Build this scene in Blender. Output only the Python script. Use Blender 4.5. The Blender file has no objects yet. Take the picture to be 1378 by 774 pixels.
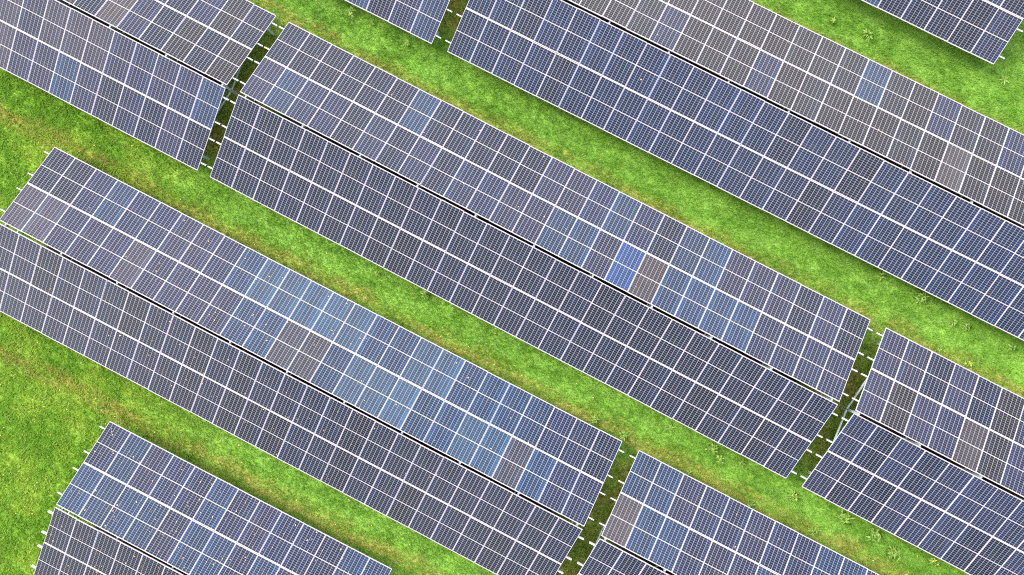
import bpy, bmesh, math, random
import numpy as np
from mathutils import Matrix, Vector, noise

random.seed(7); rng = np.random.default_rng(11)
S = bpy.context.scene
COL = S.collection
R = math.radians

# ------------------------------------------------------------------ layout
# world x runs along the rows of arrays, world y across them, z = 0 is the turf
EAVE = 0.80                 # height of the low edge of a slope
CAMZ = 27.5566 + EAVE
W, HR, G = 3.536, 0.9433, 0.060      # slope width in plan, rise, half the ridge gap
P = 1.012                   # pitch of the module columns
ROWY = dict(A=19.6103, B=10.4447, C=1.3865, D=-7.5025, E=-16.4777)
ROWA = dict(A=0.00027, B=-0.00014, C=-0.0060, D=-0.00045, E=0.00633)
ROWW = dict(A=0.0329, B=0.0100, C=-0.0266, D=-0.0273, E=0.0110)
TAB = dict(A1=11.9424 - 26*P, B1=-8.3386 - 26*P, B2=-7.6396, C1=-14.6227 - 26*P, C2=-14.0421,
           C3=12.9485, D1=-20.4835, D2=6.5757, E1=-13.1918)
NCOL = {t: (13 if t == 'E1' else 26) for t in TAB}     # module columns of each array
FPX = 919.0; IMW, IMH = 1378.0, 774.0

def rot(rx, ry, rz):
    return Matrix.Rotation(rz, 3, 'Z') @ Matrix.Rotation(ry, 3, 'Y') @ Matrix.Rotation(rx, 3, 'X')
CAMR = rot(0.000428, 0.037863, 0.473543)
CAMRT = np.array(CAMR.transposed())

def project(p):             # world points (n,3) to pixels of the photograph: only for deciding what can be left out
    q = (np.asarray(p, float).reshape(-1, 3) - np.array([0, 0, CAMZ])) @ CAMRT.T
    return np.stack([IMW/2 + FPX*q[:, 0]/-q[:, 2], IMH/2 - FPX*q[:, 1]/-q[:, 2]], 1)

def ground_at(px, py, z=0.0):   # the turf point seen at a pixel of the photograph (used to survey where the weeds stand)
    d = CAMR @ Vector(((px - IMW/2)/FPX, -(py - IMH/2)/FPX, -1))
    t = (z - CAMZ)/d.z
    return Vector((d.x*t, d.y*t, z))

# ------------------------------------------------------------------ materials
def mat(name):
    m = bpy.data.materials.new(name); m.use_nodes = True
    nt = m.node_tree
    return m, nt, nt.nodes['Principled BSDF']

class NB:                    # tiny node builder
    def __init__(self, nt): self.nt = nt
    def n(self, t, **k):
        o = self.nt.nodes.new(t)
        for a, b in k.items(): setattr(o, a, b)
        return o
    def put(self, sock, v):
        if isinstance(v, bpy.types.NodeSocket): self.nt.links.new(v, sock)
        else: sock.default_value = v
    def m(self, op, a, b=None, c=None, clamp=False):
        o = self.n('ShaderNodeMath', operation=op, use_clamp=clamp)
        self.put(o.inputs[0], a)
        if b is not None: self.put(o.inputs[1], b)
        if c is not None: self.put(o.inputs[2], c)
        return o.outputs[0]
    def mix(self, f, a, b, bt='MIX'):
        o = self.n('ShaderNodeMix', data_type='RGBA', blend_type=bt)
        self.put(o.inputs[0], f); self.put(o.inputs[6], a); self.put(o.inputs[7], b)
        return o.outputs[2]
    def ramp(self, f, lo, hi):
        o = self.n('ShaderNodeMapRange', interpolation_type='SMOOTHSTEP')
        self.put(o.inputs[0], f); o.inputs[1].default_value = lo; o.inputs[2].default_value = hi
        return o.outputs[0]
    def noise(self, vec, scale, detail=3, rough=.55, dim='3D', w=None):
        o = self.n('ShaderNodeTexNoise', noise_dimensions=dim)
        if vec is not None: self.put(o.inputs['Vector'], vec)
        if w is not None: self.put(o.inputs['W'], w)
        o.inputs['Scale'].default_value = scale; o.inputs['Detail'].default_value = detail
        o.inputs['Roughness'].default_value = rough
        return o.outputs['Fac']

# --- solar laminate: six columns of cells in two halves of ten half cells, white backsheet between them
MW = 1.000
def make_cells():
    m, nt, bs = mat('solar_cells'); b = NB(nt)
    tc = b.n('ShaderNodeTexCoord'); sp = b.n('ShaderNodeSeparateXYZ'); nt.links.new(tc.outputs['UV'], sp.inputs[0])
    x, y = sp.outputs[0], sp.outputs[1]           # metres on the laminate
    oi = b.n('ShaderNodeObjectInfo')
    half = b.n('ShaderNodeAttribute', attribute_type='OBJECT', attribute_name='half_length').outputs['Fac']
    cw = 0.1624                                   # six cells inside 0.971 m
    ux = b.m('DIVIDE', b.m('ADD', x, 3*cw), cw)
    cx = b.m('FLOOR', ux); fx = b.m('ABSOLUTE', b.m('SUBTRACT', b.m('FRACT', ux), .5))
    ay = b.m('SUBTRACT', b.m('ABSOLUTE', y), .013)
    ch = b.m('DIVIDE', b.m('SUBTRACT', half, .044), 10.0)
    uy = b.m('DIVIDE', ay, ch)
    cy = b.m('FLOOR', uy); fy = b.m('ABSOLUTE', b.m('SUBTRACT', b.m('FRACT', uy), .5))
    inx = b.m('LESS_THAN', fx, .5 - .0072/cw)
    iny = b.m('LESS_THAN', fy, .5 - .095)
    rx = b.m('LESS_THAN', b.m('ABSOLUTE', x), 3*cw)
    ry1 = b.m('GREATER_THAN', ay, 0.0); ry2 = b.m('LESS_THAN', uy, 10.0)
    ins = b.m('MULTIPLY', b.m('MULTIPLY', rx, inx), b.m('MULTIPLY', ry1, ry2))
    # seed per module
    seed = b.m('MULTIPLY', oi.outputs['Random'], 97.0)
    cv = b.n('ShaderNodeCombineXYZ'); b.put(cv.inputs[0], b.m('ADD', cx, seed)); b.put(cv.inputs[1], b.m('ADD', cy, b.m('MULTIPLY', b.m('SIGN', y), 20.0))); b.put(cv.inputs[2], seed)
    wn = b.n('ShaderNodeTexWhiteNoise', noise_dimensions='3D'); nt.links.new(cv.outputs[0], wn.inputs[0])
    cellr = wn.outputs[0]
    wc = b.n('ShaderNodeTexWhiteNoise', noise_dimensions='2D')
    cv2 = b.n('ShaderNodeCombineXYZ'); b.put(cv2.inputs[0], cx); b.put(cv2.inputs[1], seed); nt.links.new(cv2.outputs[0], wc.inputs[0])
    colr = wc.outputs[0]
    # blue antireflex tone grows on the outer cell strings of many modules
    edge = b.m('POWER', b.m('DIVIDE', b.m('ABSOLUTE', x), .46, clamp=True), 2.5)
    fac = b.m('MULTIPLY', edge, b.m('MULTIPLY', colr, .45))
    base = b.mix(fac, oi.outputs['Color'], b.mix(1.0, oi.outputs['Color'], (1.4, 2.3, 2.6, 1), 'MULTIPLY'))
    jit = b.m('ADD', .80, b.m('ADD', b.m('MULTIPLY', cellr, .22), b.m('MULTIPLY', colr, .22)))
    hsv = b.n('ShaderNodeHueSaturation'); b.put(hsv.inputs['Value'], jit); b.put(hsv.inputs['Color'], base)
    cell = hsv.outputs[0]
    gap_y = b.mix(.80, cell, (.125, .120, .130, 1))       # thin gaps between half cells, partly cell metallisation
    cell2 = b.mix(iny, gap_y, cell)
    sheet = (.42, .38, .40, 1)
    inner = (.245, .245, .245, 1)
    edge_in = b.m('MULTIPLY', rx, b.m('MULTIPLY', ry1, ry2))
    col = b.mix(edge_in, sheet, b.mix(inx, inner, cell2))
    # dust film, thicker towards the low frame edge of the module
    dn = b.noise(tc.outputs['Object'], 3.0, 4)
    col = b.mix(b.m('MULTIPLY', b.ramp(dn, .45, .85), .035), col, (.35, .33, .30, 1))
    low = b.ramp(b.m('SUBTRACT', y, half), -.11, -.012)
    strk = b.ramp(b.noise(tc.outputs['Object'], 14.0, 3), .35, .7)
    col = b.mix(b.m('MULTIPLY', b.m('MULTIPLY', low, strk), .10), col, (.30, .28, .25, 1))
    b.put(bs.inputs['Base Color'], col)
    b.put(bs.inputs['Roughness'], b.m('ADD', .10, b.m('MULTIPLY', dn, .16)))
    bs.inputs['IOR'].default_value = 1.31
    return m

def metal(name, col, rough, metallic, var=.12, scale=9.0):
    m, nt, bs = mat(name); b = NB(nt)
    tc = b.n('ShaderNodeTexCoord')
    f = b.noise(tc.outputs['Object'], scale, 4)
    b.put(bs.inputs['Base Color'], b.mix(b.m('MULTIPLY', f, 1.0), tuple(c*(1-var) for c in col)+(1,), tuple(min(1, c*(1+var)) for c in col)+(1,)))
    b.put(bs.inputs['Roughness'], b.m('ADD', rough - .08, b.m('MULTIPLY', f, .16)))
    bs.inputs['Metallic'].default_value = metallic
    return m

M_CELL = make_cells()
M_FRAME = metal('anodised_frame', (.50, .455, .485), .38, .0, .04)
M_BACK = metal('backsheet', (.72, .72, .74), .6, .0, .03)
M_RAIL = metal('bright_zinc_rail', (.50, .51, .52), .42, .0, .06)
M_STEEL = metal('galvanised_steel', (.40, .47, .49), .45, .05, .15)
M_CABLE = metal('black_cable', (.02, .02, .02), .5, .0, .1)

# --- turf: the same world-space tones drive the ground sheet and the blades
def turf_nodes(b, pos):
    sp = b.n('ShaderNodeSeparateXYZ'); b.put(sp.inputs[0], pos)
    X, Y = sp.outputs[0], sp.outputs[1]
    flat = b.n('ShaderNodeCombineXYZ'); b.put(flat.inputs[0], X); b.put(flat.inputs[1], Y)
    v = flat.outputs[0]
    big = b.noise(v, .16, 3); mid = b.noise(v, .75, 4, .6); fine = b.noise(v, 5.0, 4, .65)
    green = b.mix(b.ramp(mid, .36, .66), (.120, .275, .022, 1), (.215, .420, .050, 1))
    green = b.mix(b.m('MULTIPLY', b.ramp(fine, .42, .72), .55), green, (.250, .430, .075, 1))
    # the open ground left of the arrays is yellower, lusher, clumpier
    left = b.ramp(b.m('ADD', b.m('ADD', b.m('MULTIPLY', X, -.894), b.m('MULTIPLY', Y, -.448)), b.m('MULTIPLY', mid, 3.0)), 13.0, 20.0)
    left = b.m('MULTIPLY', left, .75)
    yel = b.mix(b.ramp(b.noise(v, .55, 4), .40, .64), (.155, .320, .018, 1), (.330, .470, .050, 1))
    green = b.mix(left, green, yel)
    # dry straw in the drip line along the upper side of each row
    dry = None
    for r in 'CDEB':
        cy = ROWY[r]; a = ROWA[r]; off = W + G + ROWW[r]
        d = b.m('SUBTRACT', b.m('SUBTRACT', Y, b.m('MULTIPLY', X, a)), cy + off)
        wob = b.m('ADD', d, b.m('MULTIPLY', b.m('SUBTRACT', mid, .5), 1.1))
        band = b.m('MULTIPLY', b.ramp(wob, -.55, .05), b.m('SUBTRACT', 1.0, b.ramp(wob, .25, .80)))
        dry = band if dry is None else b.m('MAXIMUM', dry, band)
    st = b.n('ShaderNodeCombineXYZ'); b.put(st.inputs[0], b.m('MULTIPLY', X, .22)); b.put(st.inputs[1], Y)
    streak = b.noise(st.outputs[0], 2.2, 4, .6)
    green = b.mix(b.m('MULTIPLY', b.m('MULTIPLY', b.ramp(streak, .45, .68), .45), b.m('SUBTRACT', 1.0, left)), green, (.245, .440, .075, 1))
    green = b.mix(b.m('MULTIPLY', b.m('MULTIPLY', b.m('SUBTRACT', 1.0, b.ramp(streak, .32, .50)), .40), b.m('SUBTRACT', 1.0, left)), green, (.080, .215, .014, 1))
    patch = b.m('ADD', .30, b.m('MULTIPLY', b.ramp(streak, .38, .58), .70))
    dry = b.m('MULTIPLY', dry, b.m('MULTIPLY', patch, b.m('ADD', .35, b.m('MULTIPLY', b.ramp(fine, .35, .65), .65))))
    spots = b.m('MULTIPLY', b.ramp(b.noise(v, .42, 4, .6), .68, .80), .35)
    dry = b.m('MAXIMUM', dry, spots)
    # trodden, thin growth in the cross gaps between two arrays
    for lo, hi, rr in ((TAB['C1'] + 26*P, TAB['C2'], 'C'), (TAB['C2'] + 26*P, TAB['C3'], 'C'), (TAB['D1'] + 26*P, TAB['D2'], 'D'), (TAB['B1'] + 26*P, TAB['B2'], 'B')):
        gx = b.m('SUBTRACT', 1.0, b.ramp(b.m('ABSOLUTE', b.m('SUBTRACT', X, (lo + hi)/2)), .6, 1.3))
        gy = b.m('SUBTRACT', 1.0, b.ramp(b.m('ABSOLUTE', b.m('SUBTRACT', Y, ROWY[rr])), W - 1.3, W - .1))
        dry = b.m('MAXIMUM', dry, b.m('MULTIPLY', b.m('MULTIPLY', gx, gy), b.m('ADD', .35, b.m('MULTIPLY', b.ramp(mid, .4, .6), .5))))
    drycol = b.mix(b.ramp(fine, .35, .7), (.230, .180, .030, 1), (.480, .380, .110, 1))
    out = b.mix(b.m('MULTIPLY', dry, .85), green, drycol)
    return out, fine, mid

def make_ground_mat():
    m, nt, bs = mat('turf_soil'); b = NB(nt)
    geo = b.n('ShaderNodeNewGeometry')
    c, fine, mid = turf_nodes(b, geo.outputs['Position'])
    vf = b.noise(geo.outputs['Position'], 22.0, 3, .7)
    c = b.mix(b.m('MULTIPLY', b.ramp(vf, .38, .62), .6), c, (.055, .095, .010, 1))
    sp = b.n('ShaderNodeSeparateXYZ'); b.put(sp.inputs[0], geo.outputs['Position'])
    bare_shade = None
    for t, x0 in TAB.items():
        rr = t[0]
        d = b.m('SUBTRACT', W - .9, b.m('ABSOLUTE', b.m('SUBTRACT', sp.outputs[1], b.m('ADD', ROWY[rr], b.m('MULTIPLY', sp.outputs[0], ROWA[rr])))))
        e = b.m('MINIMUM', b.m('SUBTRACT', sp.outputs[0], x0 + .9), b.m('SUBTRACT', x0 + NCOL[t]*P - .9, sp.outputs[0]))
        q = b.m('MINIMUM', d, e); bare_shade = q if bare_shade is None else b.m('MAXIMUM', bare_shade, q)
    c = b.mix(b.ramp(b.m('ADD', bare_shade, b.m('MULTIPLY', b.m('SUBTRACT', mid, .5), .8)), -.25, .35), c, (.020, .016, .010, 1))  # dark soil under the arrays, with the shade in the ridge gaps painted in
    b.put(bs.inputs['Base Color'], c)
    bs.inputs['Roughness'].default_value = .9; bs.inputs['Specular IOR Level'].default_value = .15
    bump = b.n('ShaderNodeBump'); bump.inputs['Strength'].default_value = .8; bump.inputs['Distance'].default_value = .05
    b.put(bump.inputs['Height'], b.m('ADD', b.m('MULTIPLY', vf, .5), fine)); b.put(bs.inputs['Normal'], bump.outputs[0])
    return m

def make_blade_mat():
    m, nt, bs = mat('grass_blade'); b = NB(nt)
    geo = b.n('ShaderNodeNewGeometry')
    c, fine, mid = turf_nodes(b, geo.outputs['Position'])
    at = b.n('ShaderNodeAttribute', attribute_name='tint'); t = at.outputs['Fac']
    c = b.mix(b.ramp(t, .0, .35), b.mix(.42, c, (.030, .090, .006, 1)), c)
    c = b.mix(b.m('MULTIPLY', b.ramp(t, .62, 1.0), .6), c, (.430, .520, .180, 1))
    b.put(bs.inputs['Base Color'], c)
    bs.inputs['Roughness'].default_value = .6; bs.inputs['Specular IOR Level'].default_value = .12
    tr = b.n('ShaderNodeBsdfTranslucent'); b.put(tr.inputs[0], c)
    mx = b.n('ShaderNodeMixShader'); mx.inputs[0].default_value = .45
    out = nt.nodes['Material Output']
    nt.links.new(bs.outputs[0], mx.inputs[1]); nt.links.new(tr.outputs[0], mx.inputs[2]); nt.links.new(mx.outputs[0], out.inputs[0])
    return m

def leafmat(name, lo, hi, scale=12):
    m, nt, bs = mat(name); b = NB(nt)
    tc = b.n('ShaderNodeTexCoord')
    geo = b.n('ShaderNodeNewGeometry')
    f = b.noise(geo.outputs['Position'], scale, 2)
    b.put(bs.inputs['Base Color'], b.mix(b.ramp(f, .35, .65), lo+(1,), hi+(1,)))
    bs.inputs['Roughness'].default_value = .6; bs.inputs['Specular IOR Level'].default_value = .12
    return m

# ------------------------------------------------------------------ mesh helpers
def mesh_obj(name, bm, mats, parent=None):
    me = bpy.data.meshes.new(name); bm.to_mesh(me); bm.free()
    for m in (mats if isinstance(mats, (list, tuple)) else [mats]): me.materials.append(m)
    o = bpy.data.objects.new(name, me); COL.objects.link(o)
    if parent: o.parent = parent
    return o

def box(bm, c, s, M=None, mi=0):
    hx, hy, hz = s[0]/2, s[1]/2, s[2]/2
    co = [Vector((c[0]+sx*hx, c[1]+sy*hy, c[2]+sz*hz)) for sx in (-1, 1) for sy in (-1, 1) for sz in (-1, 1)]
    if M is not None: co = [M @ v for v in co]
    v = [bm.verts.new(p) for p in co]
    for f in ((0, 1, 3, 2), (4, 6, 7, 5), (0, 4, 5, 1), (2, 3, 7, 6), (0, 2, 6, 4), (1, 5, 7, 3)):
        bm.faces.new([v[i] for i in f]).material_index = mi

def c_channel(bm, a, b, w, h, t, up=Vector((0, 0, 1))):
    """a cold formed channel from a to b: web and two flanges, butted"""
    a, b = Vector(a), Vector(b); d = (b-a); L = d.length; d.normalize()
    s = d.cross(up).normalized(); u = s.cross(d)
    M = Matrix.Translation(a) @ Matrix((d, s, u)).transposed().to_4x4()
    box(bm, (L/2, 0, h/2 - t/2), (L, w, t), M)
    box(bm, (L/2, -w/2 + t/2, -t/2), (L, t, h - t), M)
    box(bm, (L/2, w/2 - t/2, -t/2 + .15*h), (L, t, h*.7 - t), M)

def bar(bm, a, b, w, h, up=Vector((0, 0, 1))):
    a, b = Vector(a), Vector(b); d = (b-a); L = d.length; d.normalize()
    s = d.cross(up)
    s = s.normalized() if s.length > 1e-4 else Vector((0, 1, 0))
    u = s.cross(d)
    M = Matrix.Translation(a) @ Matrix((d, s, u)).transposed().to_4x4()
    box(bm, (L/2, 0, 0), (L, w, h), M)

def thing(name, label, cat, loc=(0, 0, 0), rz=0, group=None):
    o = bpy.data.objects.new(name, None); COL.objects.link(o)
    o.location = loc; o.rotation_euler = (0, 0, rz); o.empty_display_size = .5
    o['label'] = label; o['category'] = cat
    if group: o['group'] = group
    return o

def tag(o, label=None, cat=None, group=None, kind=None):
    if label: o['label'] = label
    if cat: o['category'] = cat
    if group: o['group'] = group
    if kind: o['kind'] = kind
    return o

# ------------------------------------------------------------------ the module
def build_module(length):
    """glass laminate in an aluminium frame; local x along the row, y along the slope, z = 0 on the frame's top"""
    fw, fh = .0105, .035
    bm = bmesh.new(); uv = bm.loops.layers.uv.new('UVMap')
    hx, hy, z0, z1 = MW/2 - .008, length/2 - .008, -.008, -.0022
    box(bm, (0, 0, (z0+z1)/2), (2*hx, 2*hy, z1-z0), None, 1)
    bm.faces.ensure_lookup_table()
    for f in bm.faces:
        for l in f.loops: l[uv].uv = (l.vert.co.x, l.vert.co.y)
        if all(abs(v.co.z - z1) < 1e-6 for v in f.verts): f.material_index = 0
    box(bm, (0, length*.18, -.018), (.11, .09, .018), None, 1)       # junction box under the laminate
    bmesh.ops.recalc_face_normals(bm, faces=bm.faces)
    pan = mesh_obj('solar_panel', bm, [M_CELL, M_BACK]); pan['half_length'] = length/2 - .0
    bm = bmesh.new()
    box(bm, (-MW/2 + fw/2, 0, -fh/2), (fw, length, fh)); box(bm, (MW/2 - fw/2, 0, -fh/2), (fw, length, fh))
    box(bm, (0, -length/2 + fw/2, -fh/2), (MW - 2*fw - .0004, fw, fh)); box(bm, (0, length/2 - fw/2, -fh/2), (MW - 2*fw - .0004, fw, fh))
    # shallow chamfer on the long outer edges
    bmesh.ops.recalc_face_normals(bm, faces=bm.faces)
    fr = mesh_obj('panel_frame', bm, M_FRAME, pan)
    return pan, fr

TONES = dict(            # cell tints, with the broad sky reflection on the glass painted in
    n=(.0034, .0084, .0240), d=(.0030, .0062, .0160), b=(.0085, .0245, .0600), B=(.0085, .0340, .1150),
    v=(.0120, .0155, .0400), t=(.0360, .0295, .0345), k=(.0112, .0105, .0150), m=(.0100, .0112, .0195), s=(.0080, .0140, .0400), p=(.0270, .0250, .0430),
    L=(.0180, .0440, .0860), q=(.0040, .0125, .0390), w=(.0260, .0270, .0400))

# per slope: tints of the upper / lower module row from column 0 on, as seen in the photograph
TINT = {
 ('B2', 1, 1): '...............b', ('B2', 1, 0): '...................t',
 ('C2', 1, 1): 'nnnnnnbnnnnnvvsbsnbbvvvnvn', ('C2', 1, 0): 'vbssnsnsnssvvbbvBtbbbbssss',
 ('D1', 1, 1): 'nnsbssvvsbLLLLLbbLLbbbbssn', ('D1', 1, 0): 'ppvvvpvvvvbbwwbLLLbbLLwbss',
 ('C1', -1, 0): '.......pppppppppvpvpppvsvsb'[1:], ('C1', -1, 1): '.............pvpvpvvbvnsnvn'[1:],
 ('C1', 1, 0): '................nnvkntvnknk'[1:], ('C3', 1, 0): 'vkvvtkvtk', ('C3', 1, 1): 'vvnvnkv',
 ('D2', 1, 1): 'bbvssvss', ('D2', 1, 0): 'tbbsvvbs', ('E1', 1, 1): 'sbvssbsvsss', ('E1', 1, 0): 'bbbbvbbsbvb',
}
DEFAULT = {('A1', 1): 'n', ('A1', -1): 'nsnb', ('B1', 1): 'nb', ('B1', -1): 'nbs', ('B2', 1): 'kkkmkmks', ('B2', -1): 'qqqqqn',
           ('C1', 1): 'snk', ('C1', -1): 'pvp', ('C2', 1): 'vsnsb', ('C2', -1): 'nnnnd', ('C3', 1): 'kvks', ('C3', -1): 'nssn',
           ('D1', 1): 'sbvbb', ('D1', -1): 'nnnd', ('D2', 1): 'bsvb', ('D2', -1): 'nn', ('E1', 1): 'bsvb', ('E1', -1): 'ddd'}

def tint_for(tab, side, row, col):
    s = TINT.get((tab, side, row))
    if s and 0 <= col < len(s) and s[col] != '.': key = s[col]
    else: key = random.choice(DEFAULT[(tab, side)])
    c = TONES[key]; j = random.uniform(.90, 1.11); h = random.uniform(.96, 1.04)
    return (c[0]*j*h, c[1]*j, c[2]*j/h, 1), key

LABELS = {
 'A1': 'solar array in the top right corner, its right end standing clear on open grass',
 'B1': 'solar array at the top, only its last blue panels showing left of a dark gap',
 'B2': 'big solar array at the upper right, upper slope brownish, lower slope navy',
 'C1': 'pale violet solar array filling the top left corner',
 'C2': 'whole long solar array across the middle, with a bright blue panel beside a taupe one',
 'C3': 'solar array at the right edge with taupe upper panels, beside a narrow grass gap',
 'D1': 'long solar array at the left with light blue upper slope and dark lower slope',
 'D2': 'solar array at the bottom edge right of centre, its left end at a grass gap',
 'E1': 'solar array in the bottom left corner speckled with many fallen leaves',
}

proto = {}
def build_array(tab):
    row = tab[0]; w = W + ROWW[row]; x0 = TAB[tab]; nc = NCOL[tab]
    sl = math.hypot(w, HR); tilt = math.atan2(HR, w)
    mgap = .008; ml = (sl - mgap)/2
    a = ROWA[row]
    Rz = Matrix.Rotation(a, 4, 'Z')
    origin = Rz @ Vector((x0, 0, 0)); origin.y += ROWY[row]
    root = thing('solar_array', LABELS[tab], 'solar array', origin, a, 'gabled solar arrays standing in parallel rows on the grass')
    MRoot = Matrix.Translation(origin) @ Rz
    key = round(ml, 4)
    if key not in proto:
        proto[key] = build_module(ml); first = True
    kept = []
    for side in (1, -1):
        for r in (0, 1):                       # 0 next to the ridge, 1 next to the eave
            for c in range(nc):
                s = (ml/2 if r == 0 else ml*1.5 + mgap)
                y = side*(G + s*math.cos(tilt)); z = EAVE + HR - s*math.sin(tilt)
                jx, jy, jz = random.gauss(0, .0015), random.gauss(0, .003), random.gauss(0, .003)
                M = (Matrix.Translation((c*P + P/2 + jx, y + jy, z + jz)) @ Matrix.Rotation(-side*tilt + random.gauss(0, .005), 4, 'X')
                     @ Matrix.Rotation(random.gauss(0, .004), 4, 'Y') @ Matrix.Rotation(random.gauss(0, .001) + (0 if side > 0 else math.pi), 4, 'Z'))
                cor = [MRoot @ M @ Vector((dx*MW/2, dy*ml/2, 0)) for dx in (-1, 1) for dy in (-1, 1)]
                pp = project([tuple(v) for v in cor])
                m = 75
                if pp[:, 0].max() < -m or pp[:, 0].min() > IMW+m or pp[:, 1].max() < -m or pp[:, 1].min() > IMH+m: continue
                src, fr = proto[key]
                if src.parent is None: o, f = src, fr
                else:
                    o = src.copy(); COL.objects.link(o); f = fr.copy(); COL.objects.link(f); f.parent = o
                o.parent = root; o.matrix_local = M
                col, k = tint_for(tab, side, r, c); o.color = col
                if k == 'B': o['label'] = 'bright blue solar panel'
                elif k == 't' and 'label' not in o: o['label'] = 'taupe tinted solar panel'
                elif 'label' in o: del o['label']
                kept.append((side, c))
    # ---- rack
    for side in (1, -1):
        cs = [c for s_, c in kept if s_ == side]
        if not cs: continue
        c0, c1 = min(cs), max(cs)
        xa, xb = c0*P - (.25 if c0 == 0 else -.02), (c1+1)*P + (.25 if c1 == nc - 1 else -.02)
        for q in (.22*ml, .80*ml, 1.2*ml + mgap, 1.80*ml + mgap):
            y = side*(G + q*math.cos(tilt)); z = EAVE + HR - q*math.sin(tilt)
            nrm = Vector((0, side*math.sin(tilt), math.cos(tilt)))
            o = Vector((0, y, z)) - nrm*(.035 + .042)
            bm = bmesh.new()
            c_channel(bm, Vector((xa, 0, 0)) + o, Vector((xb, 0, 0)) + o, (.046), .080, .006, nrm)
            mesh_obj('mounting_rail', bm, M_RAIL, root)
    cs = [c for _, c in kept]; xlo, xhi = min(cs)*P, (max(cs)+1)*P
    # ---- trusses every 2.58 m: ridge post, two eave posts, rafters, V struts
    spans = round(nc/2.6)
    for k in range(spans + 1):
        x = .24 + k*(nc*P - .48)/spans
        if x < xlo or x > xhi: continue
        rz = EAVE + HR
        bm = bmesh.new(); c_channel(bm, (x, 0, -.15), (x, 0, rz - .20), .10, .08, .006, Vector((1, 0, 0))); mesh_obj('ridge_post', bm, M_STEEL, root)
        for side in (1, -1):
            nrm = Vector((0, side*math.sin(tilt), math.cos(tilt))); drop = .035 + .082 + .052
            A = Vector((x, side*.012, rz - .0)) - nrm*drop + Vector((0, 0, .005))
            B = Vector((x, side*(G + (sl-.12)*math.cos(tilt)), rz - (sl-.12)*math.sin(tilt))) - nrm*drop
            bm = bmesh.new(); c_channel(bm, A, B, .07, .10, .006, nrm); mesh_obj('rafter', bm, M_STEEL, root)
            yp = side*2.95; zp = rz - (2.95 - G)*math.tan(tilt) - .17
            bm = bmesh.new(); c_channel(bm, (x+.06, yp, -.15), (x+.06, yp, zp), .10, .08, .006, Vector((1, 0, 0))); mesh_obj('eave_post', bm, M_STEEL, root)
            ym = side*1.75; zm = rz - (1.75 - G)*math.tan(tilt) - .20
            bm = bmesh.new(); bar(bm, (x - .055, side*.03, rz - 1.05), (x - .055, ym, zm), .05, .05); mesh_obj('brace', bm, M_STEEL, root)
    return root, kept

arrays = {}
for tname in ('A1', 'B1', 'B2', 'C1', 'C2', 'C3', 'D1', 'D2', 'E1'):
    arrays[tname] = build_array(tname)

# ------------------------------------------------------------------ ground
bm = bmesh.new()
bmesh.ops.create_grid(bm, x_segments=120, y_segments=120, size=150)
for v in bm.verts:
    n_ = noise.noise(Vector((v.co.x*.05, v.co.y*.05, 2.0)))
    v.co.z = -.03 + .03*n_ if abs(v.co.x) < 60 else -.03 + .03*n_
ground = mesh_obj('ground', bm, make_ground_mat()); tag(ground, kind='structure', label='green meadow turf with dry straw patches between the arrays')
for p_ in ground.data.polygons: p_.use_smooth = True

# ------------------------------------------------------------------ grass blades
def depth_under(pts):
    """how far a turf point lies inside the footprint of an array (0 outside)"""
    d = np.zeros(len(pts))
    for t, x0 in TAB.items():
        r = t[0]; a = ROWA[r]; ca, sa = math.cos(a), math.sin(a)
        yy = pts[:, 1] - ROWY[r]
        lx = pts[:, 0]*ca + yy*sa - x0; ly = -pts[:, 0]*sa + yy*ca
        ins = np.minimum(np.minimum(lx, NCOL[t]*P - lx), (W + G + ROWW[r]) - np.abs(ly))
        d = np.maximum(d, ins)
    return d

corner = [ground_at(px, py) for px, py in ((0, 0), (IMW, 0), (IMW, IMH), (0, IMH))]
xs = [c.x for c in corner]; ys = [c.y for c in corner]
DENS = 620
N = int((max(xs)-min(xs)+2)*(max(ys)-min(ys)+2)*DENS)
pts = np.stack([rng.uniform(min(xs)-1, max(xs)+1, N), rng.uniform(min(ys)-1, max(ys)+1, N)], 1)
pr = project(np.c_[pts, np.zeros(N)])
keep = (pr[:, 0] > -40) & (pr[:, 0] < IMW+40) & (pr[:, 1] > -40) & (pr[:, 1] < IMH+40)
pts = pts[keep]; pts = pts[depth_under(pts) < .75]
# clumping: thin the turf by a smooth field so that the soil and shade show between tufts
def vnoise(p, sc, seed):
    q = p*sc; i = np.floor(q).astype(int); f = q - i; f = f*f*(3-2*f)
    def h(ix, iy):
        n = (ix*374761393 + iy*668265263 + seed*982451653) & 0x7fffffff
        n = ((n ^ (n >> 13))*1274126177) & 0x7fffffff
        return ((n ^ (n >> 16)) & 0xffff)/65535.0
    return ((h(i[:, 0], i[:, 1])*(1-f[:, 0]) + h(i[:, 0]+1, i[:, 1])*f[:, 0])*(1-f[:, 1])
            + (h(i[:, 0], i[:, 1]+1)*(1-f[:, 0]) + h(i[:, 0]+1, i[:, 1]+1)*f[:, 0])*f[:, 1])
cl = .4*vnoise(pts, 4.0, 1) + .6*vnoise(pts, 9.5, 2)
keep = rng.random(len(pts)) < np.clip((cl - .12)*2.2, .22, 1)
pts, cl = pts[keep], cl[keep]
n = len(pts)
open_ = np.clip((-.894*pts[:, 0] - .448*pts[:, 1] - 13)/6, 0, 1)      # rougher, taller growth on the open left side
ang = rng.uniform(0, 2*np.pi, n) + 0
ln = rng.uniform(.05, .12, n)*(1 + .5*open_)*(.6 + .8*cl); lean = rng.uniform(.6, 1.45, n); wd = rng.uniform(.012, .030, n)*(1+.5*open_)
dx, dy = np.cos(ang), np.sin(ang)
zb = -.02
base = np.c_[pts, np.full(n, zb)]
tip = base + np.c_[dx*ln*np.sin(lean), dy*ln*np.sin(lean), ln*np.cos(lean) + .02]
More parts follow.
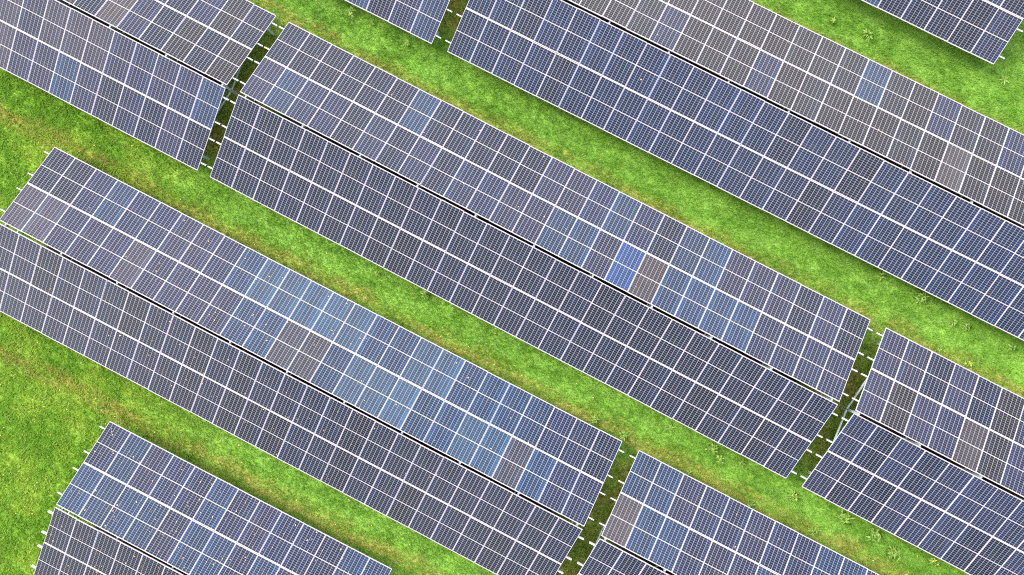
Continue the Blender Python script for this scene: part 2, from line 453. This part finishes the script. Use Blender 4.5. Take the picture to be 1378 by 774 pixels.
mid = base*.5 + tip*.5 + np.c_[np.zeros(n), np.zeros(n), ln*.14]
sd = np.c_[-dy*wd/2, dx*wd/2, np.zeros(n)]
V = np.stack([base - sd, base + sd, mid + sd*.9, mid - sd*.9, tip], 1).reshape(-1, 3)
i0 = np.arange(n)*5
quad = np.stack([i0, i0+1, i0+2, i0+3], 1); tri = np.stack([i0+3, i0+2, i0+4], 1)
loops = np.concatenate([quad, tri], 1).ravel()
starts = (np.arange(n)[:, None]*7 + np.array([0, 4])).ravel(); tot = np.tile([4, 3], n)
me = bpy.data.meshes.new('grass')
me.vertices.add(len(V)); me.vertices.foreach_set('co', V.ravel())
me.loops.add(len(loops)); me.loops.foreach_set('vertex_index', loops)
me.polygons.add(len(starts)); me.polygons.foreach_set('loop_start', starts); me.polygons.foreach_set('loop_total', tot)
me.update()
tint = me.attributes.new('tint', 'FLOAT', 'POINT')
tint.data.foreach_set('value', np.repeat(np.clip(.30*rng.random(n) + .45*vnoise(pts, 13.0, 5) + .40*cl - .08 + rng.normal(0, .08, n), 0, 1), 5).astype(np.float32))
me.materials.append(make_blade_mat())
grass = bpy.data.objects.new('grass', me); COL.objects.link(grass)
tag(grass, 'short bright green grass with straw coloured patches', 'grass', kind='stuff')

# ------------------------------------------------------------------ weeds
M_WEED = leafmat('weed_leaf', (.085, .180, .020), (.240, .360, .070), 9)
M_STALK = leafmat('weed_stalk', (.07, .13, .03), (.12, .18, .05), 9)
M_FLOWER = leafmat('yellow_petal', (.70, .50, .03), (.85, .68, .05), 20)
def leaf(bm, base, az, el, L, w, droop):
    """one pointed leaf blade with a fold along its midrib, arching from base"""
    d = Vector((math.cos(az), math.sin(az), 0)); s = Vector((-d.y, d.x, 0)); prev = None
    for i in range(6):
        t = i/5
        e = el - droop*t
        p = base + d*(L*t*math.cos(el - droop*t*.5)) + Vector((0, 0, L*t*math.sin(el - droop*t*.5)))
        ww = w*math.sin(math.pi*min(.97, .08 + .9*t)**.8)/2
        cur = [bm.verts.new(p - s*ww + Vector((0, 0, ww*.35))), bm.verts.new(p), bm.verts.new(p + s*ww + Vector((0, 0, ww*.35)))]
        if prev:
            for j in (0, 1): bm.faces.new((prev[j], prev[j+1], cur[j+1], cur[j]))
        prev = cur

def weed(px, py, size, kind, label):
    g = ground_at(px, py)
    o = thing('weed', label, 'weed', (g.x, g.y, -.02), random.uniform(0, 6.28), 'leafy weeds growing in the grass strips')
    bm = bmesh.new(); st = bmesh.new()
    stems = {'tuft': 3, 'dock': 1, 'tall': 5, 'bloom': 4}[kind]
    heads = []
    for i in range(stems):
        az = random.uniform(0, 6.28); r = random.uniform(.0, .16)*size if stems > 1 else 0
        foot = Vector((math.cos(az)*r, math.sin(az)*r, 0))
        h = size*random.uniform(.25, .55) if kind != 'dock' else .08
        top = foot + Vector((math.cos(az)*h*.45, math.sin(az)*h*.45, h))
        bar(st, foot, top, .012, .012)
        heads.append(top)
        nl = 9 if kind == 'dock' else 7
        for j in range(nl):
            t = (j + .5)/nl; b_ = foot.lerp(top, .25 + .75*t if kind != 'dock' else .3)
            leaf(bm, b_, j*2.4 + random.uniform(-.4, .4), random.uniform(.05, .7), size*random.uniform(.30, .5)*(1.1 - .35*t), size*random.uniform(.09, .15), random.uniform(.4, 1.1))
    mesh_obj('foliage', bm, M_WEED, o); mesh_obj('stalk', st, M_STALK, o)
    if kind == 'bloom':
        for hd in heads:
            f = bmesh.new()
            for j in range(8): leaf(f, hd + Vector((0, 0, .02)), j*.785, .25, .030, .02, .3)
            mesh_obj('flower', f, M_FLOWER, o)
WEEDS = [
 (1351, 107, .60, 'dock', 'spiky green weed beside the clear right end of the top right array'),
 (1167, 49, .50, 'tuft', 'pale green weed below the lower edge of the top right array'),
 (1122, 30, .34, 'tuft', 'small green weed in the strip at the top, under the top right array'),
 (1187, 371, .50, 'tuft', 'pale leafy weed hugging the big upper right array'),
 (1237, 403, .62, 'tall', 'widest leafy weed beside the lower edge of the big upper right array'),
 (1282, 433, .40, 'tuft', 'leafy weed between two others under the lower right edge of the upper right array'),
 (1298, 442, .48, 'tuft', 'leafy weed just right of the smaller one by the upper right array'),
 (1357, 466, .42, 'tuft', 'pale weed near the right edge, below the upper right array'),
 (1262, 470, .36, 'tuft', 'small weed on the bright grass above the right edge array'),
 (1299, 488, .40, 'bloom', 'weed with tiny yellow flowers above the right edge array'),
 (570, 396, .55, 'tall', 'pale leafy weed under the lower edge of the middle array, left of centre'),
 (510, 367, .34, 'tuft', 'small round weed at the middle array, left of the larger pale one'),
 (800, 565, .50, 'tuft', 'bright leafy weed on the grass above the left array near its right end'),
 (838, 584, .46, 'tuft', 'leafy weed right at the upper right corner of the left array'),
 (901, 575, .52, 'dock', 'spreading weed in the grass under the middle array, left of the dry patch'),
 (957, 602, .50, 'tall', 'dark leafy weed beside the dry patch, against the middle array'),
 (967, 617, .42, 'tuft', 'leafy weed just below the dark one beside the dry patch'),
 (998, 623, .40, 'tuft', 'weed to the right of the dry patch under the middle array'),
 (1010, 677, .40, 'tuft', 'weed near the upper edge of the bottom edge array, right of the dry patch'),
 (928, 636, .34, 'tuft', 'little weed at the upper edge of the bottom edge array, below the dry patch'),
 (1134, 693, .58, 'tall', 'large leafy weed at the left end of the right array, under its lower edge'),
 (1174, 719, .60, 'tall', 'large leafy weed in the lower right strip, second along from the grass gap'),
 (1201, 744, .58, 'tall', 'large leafy weed in the lower right strip, third along from the grass gap'),
 (1256, 755, .44, 'bloom', 'weed with yellow flowers at the bottom edge under the right array'),
 (1067, 667, .42, 'bloom', 'weed with yellow flowers below the right end of the middle array'),
 (1094, 713, .40, 'tuft', 'leafy weed in the lower right strip on the side of the bottom edge array'),
 (472, 18, .52, 'tuft', 'pale leafy weed in the top strip left of the top array'),
 (547, 58, .36, 'tuft', 'small pale weed under the lower edge of the top array'),
 (500, 33, .32, 'tuft', 'tiny weed in the top strip just below the top array'),
]
for w_ in WEEDS: weed(*w_)

# ------------------------------------------------------------------ fallen leaves: far too many specks to count
M_LEAF = leafmat('dry_leaf', (.50, .22, .04), (.75, .56, .26), 3)
def scatter_leaves(name, label, spots):
    bm = bmesh.new()
    for p, nrm, sz in spots:
        d = Vector((random.uniform(-1, 1), random.uniform(-1, 1), 0)); d -= nrm*d.dot(nrm); d.normalize(); s = nrm.cross(d)
        c = p + nrm*.012
        ring = [c - d*sz, c - d*sz*.3 + s*sz*.55 + nrm*sz*.25, c + d*sz*.4 + s*sz*.45 + nrm*sz*.2, c + d*sz*1.1, c + d*sz*.4 - s*sz*.45 + nrm*sz*.2, c - d*sz*.3 - s*sz*.55 + nrm*sz*.25]
        v = [bm.verts.new(q) for q in ring]
        bm.faces.new((v[0], v[1], v[2], v[3])); bm.faces.new((v[0], v[3], v[4], v[5]))
    o = mesh_obj(name, bm, M_LEAF); tag(o, label, 'leaves', kind='stuff'); return o
spots = []
gp = np.stack([rng.uniform(min(xs), max(xs), 9000), rng.uniform(min(ys), max(ys), 9000)], 1)
pp = project(np.c_[gp, np.zeros(len(gp))])
# more leaves lie towards the lower left, where they blow in
wgt = np.clip(1.15 - np.hypot((pp[:, 0] - 150)/900, (pp[:, 1] - 650)/520), .03, 1)
ok = (depth_under(gp) < .1) & (rng.random(len(gp)) < wgt*.8)
for x, y in gp[ok]: spots.append((Vector((x, y, .05)), Vector((random.uniform(-.3, .3), random.uniform(-.3, .3), 1)).normalized(), random.choice((.014, .018, .024, .034))))
scatter_leaves('leaf_litter', 'tiny dry orange leaves strewn over the grass', spots)
spots = []
for tname in ('E1', 'D1', 'D2', 'C2', 'B2'):
    row = tname[0]; w = W + ROWW[row]; tilt = math.atan2(HR, w); a = ROWA[row]
    for _ in range({'E1': 420, 'D1': 330, 'D2': 30, 'C2': 80, 'B2': 14}[tname]):
        lx = random.uniform(.1, NCOL[tname]*P - .1); q = random.uniform(.05, math.hypot(w, HR) - .05); side = random.choice((1, -1))
        if tname == 'D1' and random.random() > math.exp(-((lx - 11)/6.5)**2): continue
        if tname == 'C2' and (side < 0 or random.random() > math.exp(-((lx - 12)/6)**2)): continue
        ly = side*(G + q*math.cos(tilt)); z = EAVE + HR - q*math.sin(tilt)
        wx = TAB[tname] + lx; p = Vector((wx*math.cos(a) - ly*math.sin(a), wx*math.sin(a) + ly*math.cos(a) + ROWY[row], z))
        pj = project([tuple(p)])[0]
        if not (-60 < pj[0] < IMW+60 and -60 < pj[1] < IMH+60): continue
        spots.append((p, Vector((0, side*math.sin(tilt), math.cos(tilt))), random.choice((.014, .018, .024, .034))))
scatter_leaves('leaf_scatter', 'dry leaf specks lying on the glass of the panels', spots)

# ------------------------------------------------------------------ sky and sun: bright overcast
SUN_EL, SUN_AZ = R(38), R(178)      # azimuth measured from +x towards +y
world = bpy.data.worlds.new('World'); S.world = world; world.use_nodes = True
nt = world.node_tree; b = NB(nt); bg = nt.nodes['Background']
sky = b.n('ShaderNodeTexSky', sky_type='NISHITA', sun_disc=False)
sky.sun_elevation = SUN_EL; sky.sun_rotation = R(90) - SUN_AZ
sky.air_density = 1.0; sky.dust_density = 1.5
tc = b.n('ShaderNodeTexCoord')
cn = b.noise(tc.outputs['Generated'], 2.6, 5, .55)
cloud = b.mix(b.ramp(cn, .35, .70), (4.5, 4.55, 4.8, 1), (9.7, 9.3, 9.3, 1))
sx = b.n('ShaderNodeSeparateXYZ'); nt.links.new(tc.outputs['Generated'], sx.inputs[0])
# overcast shaped brighter leftward and up-row, added so upper slopes read lighter than lower
gl = b.m('ADD', .80, b.m('ADD', b.m('MULTIPLY', sx.outputs[1], .42), b.m('MULTIPLY', sx.outputs[0], -.50)))
cloud = b.mix(1.0, cloud, b.n('ShaderNodeCombineColor').outputs[0], 'MULTIPLY')
cc = [n_ for n_ in nt.nodes if n_.bl_idname == 'ShaderNodeCombineColor'][0]
for k_ in range(3): b.put(cc.inputs[k_], b.m('MAXIMUM', gl, .30))
cov = b.ramp(b.noise(tc.outputs['Generated'], 1.7, 4, .5), .30, .52)
skyc = b.mix(b.m('MULTIPLY', cov, .94), sky.outputs[0], cloud)
b.put(bg.inputs['Color'], skyc)
bg.inputs['Strength'].default_value = .105
sun = bpy.data.lights.new('sun', 'SUN'); sun.energy = .9; sun.angle = R(16); sun.color = (1, .95, .88)
so = bpy.data.objects.new('sun', sun); COL.objects.link(so)
dirv = Vector((math.cos(SUN_EL)*math.cos(SUN_AZ), math.cos(SUN_EL)*math.sin(SUN_AZ), math.sin(SUN_EL)))
so.rotation_euler = (-dirv).to_track_quat('-Z', 'Y').to_euler(); so.location = dirv*60

# ------------------------------------------------------------------ camera
cam = bpy.data.cameras.new('camera'); co = bpy.data.objects.new('camera', cam); COL.objects.link(co)
cam.sensor_width = 36.0; cam.lens = FPX/IMW*36.0; cam.clip_end = 1000
co.matrix_world = Matrix.Translation((0, 0, CAMZ)) @ CAMR.to_4x4()
S.camera = co
S.view_settings.view_transform = 'Standard'; S.view_settings.look = 'None'; S.view_settings.gamma = 1
S.view_settings.exposure = 2.3
S.view_settings.use_curve_mapping = False
S.cycles.max_bounces = 7; S.cycles.diffuse_bounces = 4; S.cycles.transparent_max_bounces = 4; S.cycles.glossy_bounces = 2; S.cycles.transmission_bounces = 2
S.cycles.use_denoising = False
S.cycles.pixel_filter_type = 'BLACKMAN_HARRIS'; S.cycles.filter_width = 1.1
